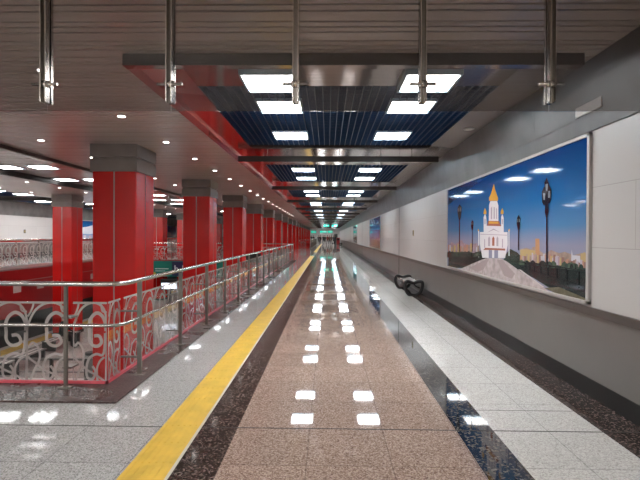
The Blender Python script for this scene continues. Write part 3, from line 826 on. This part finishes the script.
('fence',[(5.16,1.27),(5.13,1.27),(5.12,1.11),(5.15,1.11)]),
('fence',[(4.94,1.27),(4.91,1.27),(4.91,1.09),(4.94,1.09)]),
('fence',[(4.71,1.27),(4.68,1.27),(4.68,1.08),(4.71,1.07)]),
('lamp',[(8.9,1.3),(8.91,2.04),(8.87,2.04),(8.84,1.3)]),
('lamp',[(8.94,1.94),(9.02,2.08),(9.01,2.18),(8.93,2.21),(8.89,2.24),(8.85,2.21),(8.75,2.17),(8.77,2.07),(8.83,1.94)]),
('lampglass',[(8.98,2.09),(8.98,2.17),(8.93,2.17),(8.93,2.09)]),
('lampglass',[(8.86,2.09),(8.86,2.17),(8.79,2.17),(8.79,2.09)]),
('lamp',[(8.11,1.33),(8.11,1.78),(8.09,1.78),(8.07,1.33)]),
('lamp',[(8.13,1.72),(8.17,1.8),(8.16,1.86),(8.12,1.88),(8.11,1.9),(8.08,1.88),(8.03,1.86),(8.04,1.8),(8.07,1.72)]),
('lampglass',[(8.15,1.81),(8.15,1.85),(8.12,1.85),(8.12,1.81)]),
('lampglass',[(8.08,1.81),(8.09,1.86),(8.05,1.86),(8.05,1.81)]),
('lamp',[(6.16,1.42),(6.16,1.77),(6.14,1.77),(6.13,1.42)]),
('lamp',[(6.17,1.7),(6.21,1.79),(6.2,1.86),(6.17,1.88),(6.15,1.9),(6.13,1.88),(6.09,1.85),(6.1,1.79),(6.12,1.7)]),
('lampglass',[(6.19,1.8),(6.19,1.85),(6.17,1.85),(6.17,1.8)]),
('lampglass',[(6.14,1.8),(6.14,1.85),(6.11,1.85),(6.11,1.8)]),
('lamp',[(5.37,1.26),(5.38,2.04),(5.36,2.04),(5.33,1.26)]),
('lamp',[(5.4,1.95),(5.44,2.08),(5.43,2.17),(5.39,2.2),(5.37,2.23),(5.35,2.19),(5.29,2.16),(5.3,2.07),(5.34,1.95)]),
('lampglass',[(5.42,2.09),(5.42,2.16),(5.39,2.16),(5.39,2.09)]),
('lampglass',[(5.35,2.09),(5.35,2.16),(5.32,2.16),(5.31,2.09)]),
('lamp',[(5.49,2.15),(5.46,2.18),(5.43,2.21),(5.41,2.17),(5.38,2.13),(5.39,2.02),(5.43,1.97),(5.48,2.02)]),
('lampglass',[(5.46,2.13),(5.4,2.12),(5.41,2.04),(5.45,2.05)]),
('lamp',[(5.37,2.16),(5.34,2.19),(5.32,2.22),(5.29,2.18),(5.26,2.15),(5.27,2.03),(5.31,1.99),(5.35,2.04)]),
('lampglass',[(5.34,2.14),(5.29,2.14),(5.29,2.06),(5.33,2.06)]),
('lamp',[(5.43,2.25),(5.4,2.28),(5.37,2.31),(5.35,2.27),(5.32,2.23),(5.33,2.12),(5.37,2.08),(5.41,2.13)]),
('lampglass',[(5.4,2.23),(5.34,2.23),(5.35,2.14),(5.39,2.15)]),
('lamp',[(5.4,2.09),(5.34,2.08),(5.32,1.9),(5.35,1.83),(5.38,1.83),(5.41,1.9)])]
def mural(y0, y1, label, sky, art, X=XW, s=1):
    z0, z1 = .935, 2.635
    t = thing('mural', label, 'mural', (X, (y0 + y1) / 2, z0))
    yc = (y0 + y1) / 2
    def bx(mb, a, b, ya, yb, za, zb, m):
        x0, x1 = sorted((-s * a, -s * b)); mb.box(x0, x1, ya - yc, yb - yc, za - z0, zb - z0, m)
    fr = MB()
    bx(fr, 0, .03, y0, y0 + .045, z0, z1, 'mural_frame'); bx(fr, 0, .03, y1 - .045, y1, z0, z1, 'mural_frame')
    bx(fr, 0, .03, y0, y1, z0, z0 + .03, 'mural_frame'); bx(fr, 0, .03, y0, y1, z1 - .03, z1, 'mural_frame')
    fr.build('frame', t)
    p = MB(); x = -s * .012
    p.poly([(x, y0, z0), (x, y1, z0), (x, y1, z1), (x, y0, z1)][::-s], sky)
    lay = 0
    for nme, pts in art:
        if nme == 'haze': continue
        lay += 1; xx = x - s * .00006 * lay
        q = [(xx, min(max(a, y0 + .03), y1 - .03), min(max(b, z0 + .02), z1 - .02)) for a, b in pts]
        p.poly(q, 'print_' + nme)
    # the picture keeps world coordinates in its mesh so that its printed sky is laid out by height
    me = p.mesh('picture')
    o = bpy.data.objects.new('picture', me); COL.objects.link(o); o.parent = t; o.location = (0, -yc, -z0)
    return t
mural(4.49, 9.83, 'large framed mural of a white golden-domed church under blue sky, right wall', 'print_sky', PRINT)
def skyline(y0, y1, seed, cols):
    r = random.Random(seed); out = []; y = y0
    while y < y1:
        wd = r.uniform(.12, .4); h = r.uniform(1.15, 1.6); out.append((r.choice(cols), [(y, .95), (y + wd, .95), (y + wd, h), (y + wd / 2, h + r.uniform(0, .12)), (y, h)])); y += wd * .9
    return out
def sweeps(y0, y1, col, seed):
    r = random.Random(seed); out = []
    for i in range(5):
        a = r.uniform(y0, y1 - 1.5); z = r.uniform(1.8, 2.4)
        out.append((col, [(a, z), (a + .8, z + .22), (a + 1.6, z + .12), (a + 1.5, z + .2), (a + .8, z + .3), (a, z + .06)]))
    return out
mural(22.1, 27.8, 'second mural along the right wall, blue sky over a reddish skyline', 'print_sky2', skyline(22.1, 27.6, 3, ['cityfar', 'citytan', 'tower', 'citygold']) + sweeps(22.3, 27.5, 'chwhite', 5))
mural(39.7, 45.4, 'third and smallest-looking mural on the right wall, greenish teal picture', 'print_sky3', skyline(39.7, 45.2, 8, ['citytan', 'tree', 'grass']))
mural(30.0, 36.2, 'mural with blue sky and white cloud on the far left gallery wall', 'print_sky', skyline(30, 36, 9, ['cityfar', 'chgrey', 'tree']) + [('white', [(31, 1.7), (32.5, 1.65), (35.5, 1.8), (35, 2.2), (33.5, 2.4), (32.4, 2.2), (31.4, 2.1)])], X=-17.41, s=-1)
mural(45.4, 51.4, 'second blue mural on the far left gallery wall, deeper in the hall', 'print_sky', skyline(45.4, 51, 12, ['cityfar', 'tree']) + [('white', [(47, 1.5), (50, 1.5), (49.5, 1.9), (48, 2.0)])], X=-17.41, s=-1)
# brass plates on both walls
b = MB(); b.box(XW - .014, XW, 13.66, 13.80, 1.62, 1.79, 'socket'); b.box(XW - .018, XW - .014, 13.70, 13.76, 1.65, 1.76, 'dark_metal')
o = b.build('wall_plate'); tag(o, 'small brass plate on the white right wall beyond the church mural', 'plate')
b = MB(); b.box(-17.41, -17.395, 25.5, 25.66, 1.68, 1.88, 'dark_metal'); b.box(-17.395, -17.39, 25.53, 25.63, 1.72, 1.84, 'socket')
o = b.build('wall_plate'); tag(o, 'small dark plate alone on the white far left gallery wall', 'plate')

# ---------------------------------------------------------------- benches with black loop legs
def loop_bench(x, y, label):
    t = thing('bench', label, 'bench', (x, y, 0), 'loop-legged benches by the right wall')
    pts = [(-.225, .33), (-.235, .25), (-.20, .13), (-.13, .04), (-.03, .022), (.08, .03), (.17, .10), (.225, .22), (.235, .33), (.205, .385), (.14, .395), (.06, .372), (0, .352), (-.06, .365), (-.14, .392), (-.20, .385)]
    for dy in (-.85, .85):
        q = catmull([(a, dy, b) for a, b in pts] + [(pts[0][0], dy, pts[0][1])], 4)[:-1]
        MB().tube(q, .042, 'rubber', 12, closed=True).build('leg_loop', t)
        MB().tube([(-.13, dy, .022), (-.13, dy, .004)], .035, 'rubber', 10).tube([(.10, dy, .022), (.10, dy, .004)], .035, 'rubber', 10).build('foot', t)
        MB().tube([(-.02, dy, .35), (.06, dy, .26), (.16, dy, .22)], .016, 'rubber', 8).build('bracket', t)
    s = MB(); n = 12; W = .19
    prof = [(-W + 2 * W * i / n) for i in range(n + 1)]
    def zz(u): return .335 + .03 * (u / W) ** 2
    for i in range(n):
        a, b = prof[i], prof[i + 1]
        s.poly([(a, -.82, zz(a)), (b, -.82, zz(b)), (b, .82, zz(b)), (a, .82, zz(a))], 'bench_steel')
        s.poly([(a, -.82, zz(a) - .02), (a, .82, zz(a) - .02), (b, .82, zz(b) - .02), (b, -.82, zz(b) - .02)], 'bench_steel')
        s.poly([(a, -.82, zz(a) - .02), (b, -.82, zz(b) - .02), (b, -.82, zz(b)), (a, -.82, zz(a))], 'bench_steel')
    s.build('seat', t)
    MB().tube([(-.2, -.85, .375), (-.2, .85, .375)], .014, 'steel', 8).tube([(.2, -.85, .375), (.2, .85, .375)], .014, 'steel', 8).build('seat_rail', t)
loop_bench(2.32, 12.95, 'low grey metal bench on two black loop legs, nearer one by the right wall')
loop_bench(2.28, 78, 'tiny distant bench with black loop legs by the right wall near the people')

# ---------------------------------------------------------------- signs
t = thing('sign_board', 'green sign board with white lettering on the edge of the bridge across the hall', 'sign', (-8.6, BR - .06, -.55))
MB().box(-3.0, 3.0, -.03, .03, -.5, .5, 'sign_green').build('board', t)
MB().box(-1.35, -.05, -.05, -.03, -.45, .45, 'sign_navy').build('navy_panel', t)
tx = MB()
r = random.Random(2)
for row, (x0, x1, z, h) in enumerate(((-2.45, -1.62, -.0, .06), (-2.45, -1.85, -.14, .045))):
    x = x0
    while x < x1:
        wv = r.uniform(.03, .06); tx.box(x, x + wv, -.036, -.03, z - h / 2, z + h / 2, 'sign_white'); x += wv + .022
tx.build('lettering', t)
tx = MB()
tx.tube([(-2.5, -.035, -.33), (-2.5, -.04, -.33)], .12, 'tactile_yellow', 20); tx.build('yellow_dot', t)
for ch, x, sz in (('h', -1.22, .62), ('P', -.72, .62)):
    cu = bpy.data.curves.new('letter', 'FONT'); cu.body = ch; cu.size = sz; cu.extrude = .004
    ob = bpy.data.objects.new('letter', cu)
    me = bpy.data.meshes.new_from_object(ob); me.materials.clear(); me.materials.append(M['sign_white'])
    o = bpy.data.objects.new('letter', me); COL.objects.link(o); o.parent = t; o.location = (x, -.056, -.2); o.rotation_euler = (math.pi / 2, 0, 0)
def hang_sign(x, y, z, wd, h, label):
    t = thing('direction_sign', label, 'sign', (x, y, z))
    MB().box(-wd / 2, wd / 2, -.06, .06, -h / 2, h / 2, 'dark_metal').build('housing', t)
    MB().box(-wd / 2 + .04, wd / 2 - .04, -.075, -.06, -h / 2 + .04, h / 2 - .04, 'sign_green_lit').build('lit_face', t)
    MB().box(-wd * .1, wd * .3, -.08, -.075, -.06, .06, 'sign_white').build('lettering', t)
    MB().tube([(-wd * .4, 0, h / 2), (-wd * .4, 0, 3.42 - z)], .015, 'steel', 6).tube([(wd * .4, 0, h / 2), (wd * .4, 0, 3.42 - z)], .015, 'steel', 6).build('hanger', t)
hang_sign(-.15, 62, 3.02, .85, .36, 'upper left of the two green hanging signs over the far corridor')
hang_sign(.95, 62, 3.02, .85, .36, 'upper right of the two green hanging signs over the far corridor')
hang_sign(-2.6, 84, 2.35, 1.0, .5, 'lower green hanging sign farthest left at the end of the corridor')
hang_sign(-.8, 84, 2.4, 1.3, .4, 'lower green hanging sign in the middle of the corridor end')
hang_sign(.5, 84, 2.4, .9, .45, 'lower green hanging sign farthest right at the corridor end')

# ---------------------------------------------------------------- things on the platform
t = thing('information_display', 'lit white information screen on a black stand on the platform', 'display', (-9.55, 27, -2.7))
MB().box(-.5, .5, -.08, .08, 1.0, 1.65, 'rubber').build('housing', t)
MB().box(-.42, .5, -.1, -.08, 1.08, 1.42, 'screen_lit').build('screen', t)
MB().box(-.1, .1, -.06, .06, 0, 1.0, 'dark_metal').build('stand', t)
def plat_bench(x, y, rz, label):
    t = thing('bench', label, 'bench', (x, y, -2.7), 'platform benches', rz)
    for i in range(5): MB().box(-.9, .9, -.25 + i * .1, -.17 + i * .1, .36, .39, 'white_trim' if i % 2 else 'bench_steel').build('slat', t)
    for sx in (-.8, .8): bevel(MB().box(sx - .05, sx + .05, -.24, .24, 0, .36, 'dark_metal').build('leg', t), .01)
plat_bench(-9.9, 14.4, math.pi / 2 - .0, 'slatted bench on the platform in front of the far column row')
plat_bench(-10.25, 17.2, math.pi / 2, 'slatted bench on the platform where the dark-clothed person sits')
t = thing('stair_railing', 'dark metal railing with posts standing on the platform below the glass', 'railing', (-8.9, 12.75, -2.7))
for i in range(6): MB().box(i * 1.0 - .04 - 1, i * 1.0 + .04 - 1, -.03, .03, 0, .75, 'dark_metal').build('post', t)
MB().box(-1.05, 4.05, -.02, .02, .70, .76, 'bench_steel').build('top_rail', t)
MB().box(-1.05, 4.05, -.02, .02, .35, .38, 'bench_steel').build('middle_rail', t)
t = thing('litter_bin', 'round steel litter bin on the platform near the first red column', 'bin', (-7.2, 13.6, -2.7))
MB().tube([(0, 0, 0), (0, 0, .65)], .2, 'bench_steel', 20).build('body', t)
MB().tube([(0, 0, .65), (0, 0, .72)], .17, 'rubber', 20).build('lid', t)

# ---------------------------------------------------------------- people
def person(name_loc, rz, coat, legs, label, pose='stand', stride=.0, group=None, hgt=1.72):
    k = hgt / 1.72
    J = {}
    if pose == 'stand':
        J.update(pel=((0, 0, .95), .13, .1), sp=((0, 0, 1.12), .125, .095), ch=((0, 0, 1.33), .165, .11), nk=((0, 0, 1.47), .055, .055), hd=((0, -.015, 1.57), .078, .09), ht=((0, -.01, 1.67), .07, .08))
        for s, n in ((-1, 'l'), (1, 'r')):
            st = stride * s
            J.update({n + 'sh': ((s * .17, 0, 1.39), .06, .06), n + 'el': ((s * .23, .03 * s, 1.12), .045, .045), n + 'wr': ((s * .24, -.08 + st * .3, .90), .03, .03), n + 'ha': ((s * .24, -.11 + st * .3, .82), .035, .02),
                n + 'hp': ((s * .085, 0, .88), .09, .09), n + 'kn': ((s * .095, -st * .5 - .02, .50), .06, .06), n + 'an': ((s * .1, -st, .09), .042, .042), n + 'to': ((s * .11, -st - .15, .04), .035, .035)})
    else:
        J.update(pel=((0, 0, .50), .15, .13), sp=((0, -.04, .68), .14, .11), ch=((0, -.10, .90), .17, .12), nk=((0, -.15, 1.03), .055, .055), hd=((0, -.20, 1.12), .078, .09), ht=((0, -.21, 1.22), .07, .08))
        for s, n in ((-1, 'l'), (1, 'r')):
            J.update({n + 'sh': ((s * .17, -.10, .96), .06, .06), n + 'el': ((s * .24, -.12, .68), .047, .047), n + 'wr': ((s * .14, -.33, .60), .032, .032), n + 'ha': ((s * .10, -.41, .58), .035, .022),
                n + 'hp': ((s * .10, -.06, .50), .10, .09), n + 'kn': ((s * .13, -.46, .50), .065, .065), n + 'an': ((s * .13, -.48, .09), .043, .043), n + 'to': ((s * .14, -.63, .04), .036, .036)})
    E = [('pel', 'sp'), ('sp', 'ch'), ('ch', 'nk'), ('nk', 'hd'), ('hd', 'ht')]
    for n in 'lr': E += [('ch', n + 'sh'), (n + 'sh', n + 'el'), (n + 'el', n + 'wr'), (n + 'wr', n + 'ha'), ('pel', n + 'hp'), (n + 'hp', n + 'kn'), (n + 'kn', n + 'an'), (n + 'an', n + 'to')]
    ks = list(J); me = bpy.data.meshes.new('sk')
    me.from_pydata([Vector(J[a][0]) * k for a in ks], [(ks.index(a), ks.index(b)) for a, b in E], [])
    tmp = bpy.data.objects.new('tmp', me); COL.objects.link(tmp)
    md = tmp.modifiers.new('s', 'SKIN'); md.use_smooth_shade = True
    for i, a in enumerate(ks):
        me.skin_vertices[0].data[i].radius = (J[a][1] * k, J[a][2] * k); me.skin_vertices[0].data[i].use_root = (a == 'pel')
    tmp.modifiers.new('b', 'SUBSURF').levels = 1
    dg = bpy.context.evaluated_depsgraph_get(); body = bpy.data.meshes.new_from_object(tmp.evaluated_get(dg))
    bpy.data.objects.remove(tmp)
    for m_ in ('skin', coat, legs, 'rubber'): body.materials.append(M[m_])
    ll = .93 if pose == 'stand' else .0
    for f_ in body.polygons:
        c_ = f_.center / k; i = 1
        nz = J['nk'][0][2]
        if c_.z > nz: i = 0
        elif c_.z < .1: i = 3
        elif pose == 'stand' and c_.z < .86 and abs(c_.x) < .19: i = 2
        elif pose != 'stand' and (c_.y < -.14 and c_.z < .57 and not (abs(c_.y + .41) < .07 and c_.z > .56)): i = 2
        if pose == 'stand' and abs(c_.x) > .2 and c_.z < .87: i = 0
        f_.material_index = i; f_.use_smooth = True
    body.name = 'body'
    t = thing('person', label, 'person', name_loc, group, rz)
    o = bpy.data.objects.new('body', body); COL.objects.link(o); o.parent = t
    hd, ht = Vector(J['hd'][0]) * k, Vector(J['ht'][0]) * k
    bm = bmesh.new(); bmesh.ops.create_uvsphere(bm, u_segments=14, v_segments=10, radius=.108 * k)
    for v in bm.verts:
        v.co.x *= .86
        if v.co.y < -.03 * k and v.co.z < .05 * k: v.co.y = -.02 * k
        if v.co.z < -.07 * k: v.co.z = -.07 * k
    hm = bpy.data.meshes.new('hair'); bm.to_mesh(hm); bm.free(); hm.materials.append(M['hair'])
    for f_ in hm.polygons: f_.use_smooth = True
    h = bpy.data.objects.new('hair', hm); COL.objects.link(h); h.parent = t; h.location = (hd + ht) / 2 + Vector((0, .025, .025))
    return t
ppl = [(-2.75, 88, 'coat_black', 'trousers', .25, 'person in a black coat standing farthest left at the corridor end'),
       (-1.75, 86, 'coat_grey', 'trousers', .0, 'person in grey, second from left of the distant group'),
       (-.85, 90, 'coat_black', 'jeans', .3, 'person in black with dark blue trousers walking left of the distant group centre'),
       (.0, 84, 'coat_red', 'trousers', .2, 'person in a dark red coat in the middle of the distant group'),
       (.72, 87, 'coat_brown', 'trousers', .0, 'person in a brown coat right of the distant red coat'),
       (1.35, 83, 'coat_black', 'trousers', .3, 'person in black walking nearest the bench at the far end'),
       (-.45, 79, 'coat_black', 'trousers', .3, 'person in black walking, nearest of the distant group left of centre'),
       (-1.3, 80, 'coat_black', 'jeans', .2, 'person in a black jacket just left of the two middle walkers'),
       (.35, 80, 'coat_brown', 'jeans', .1, 'person in brown with dark blue trousers between the middle walkers'),
       (1.05, 78, 'coat_grey', 'trousers', .25, 'person in a grey coat walking right of the distant group centre'),
       (-1.55, 93, 'coat_red', 'trousers', .1, 'person in dark red behind the person farthest left'),
       (-3.4, 94, 'coat_black', 'jeans', .1, 'person in black beside the far railing end')]
for i, (x, y, a, b, st, lb) in enumerate(ppl):
    person((x, y, 0), [0, 3.1, .2, 3.3, 0, 2.9, .4][i % 7], a, b, lb, 'stand', st, 'people at the far end of the corridor', 1.66 + .02 * (i % 4))
person((-10.15, 17.0, -2.7), math.pi / 2, 'coat_black', 'trousers', 'person in black clothes sitting on a platform bench, seen through the glass', 'sit')
t = thing('fire_cabinet', 'narrow red cabinet standing by the right wall near the far people', 'cabinet', (2.0, 84, 0))
bevel(MB().box(-.3, .3, -.2, .2, .05, 1.3, 'cabinet_red').build('body', t), .02); MB().box(-.25, .25, -.17, .17, 0, .05, 'rubber').build('base', t)
MB().box(-.22, .22, -.21, -.2, .8, 1.15, 'dark_metal').build('panel', t)
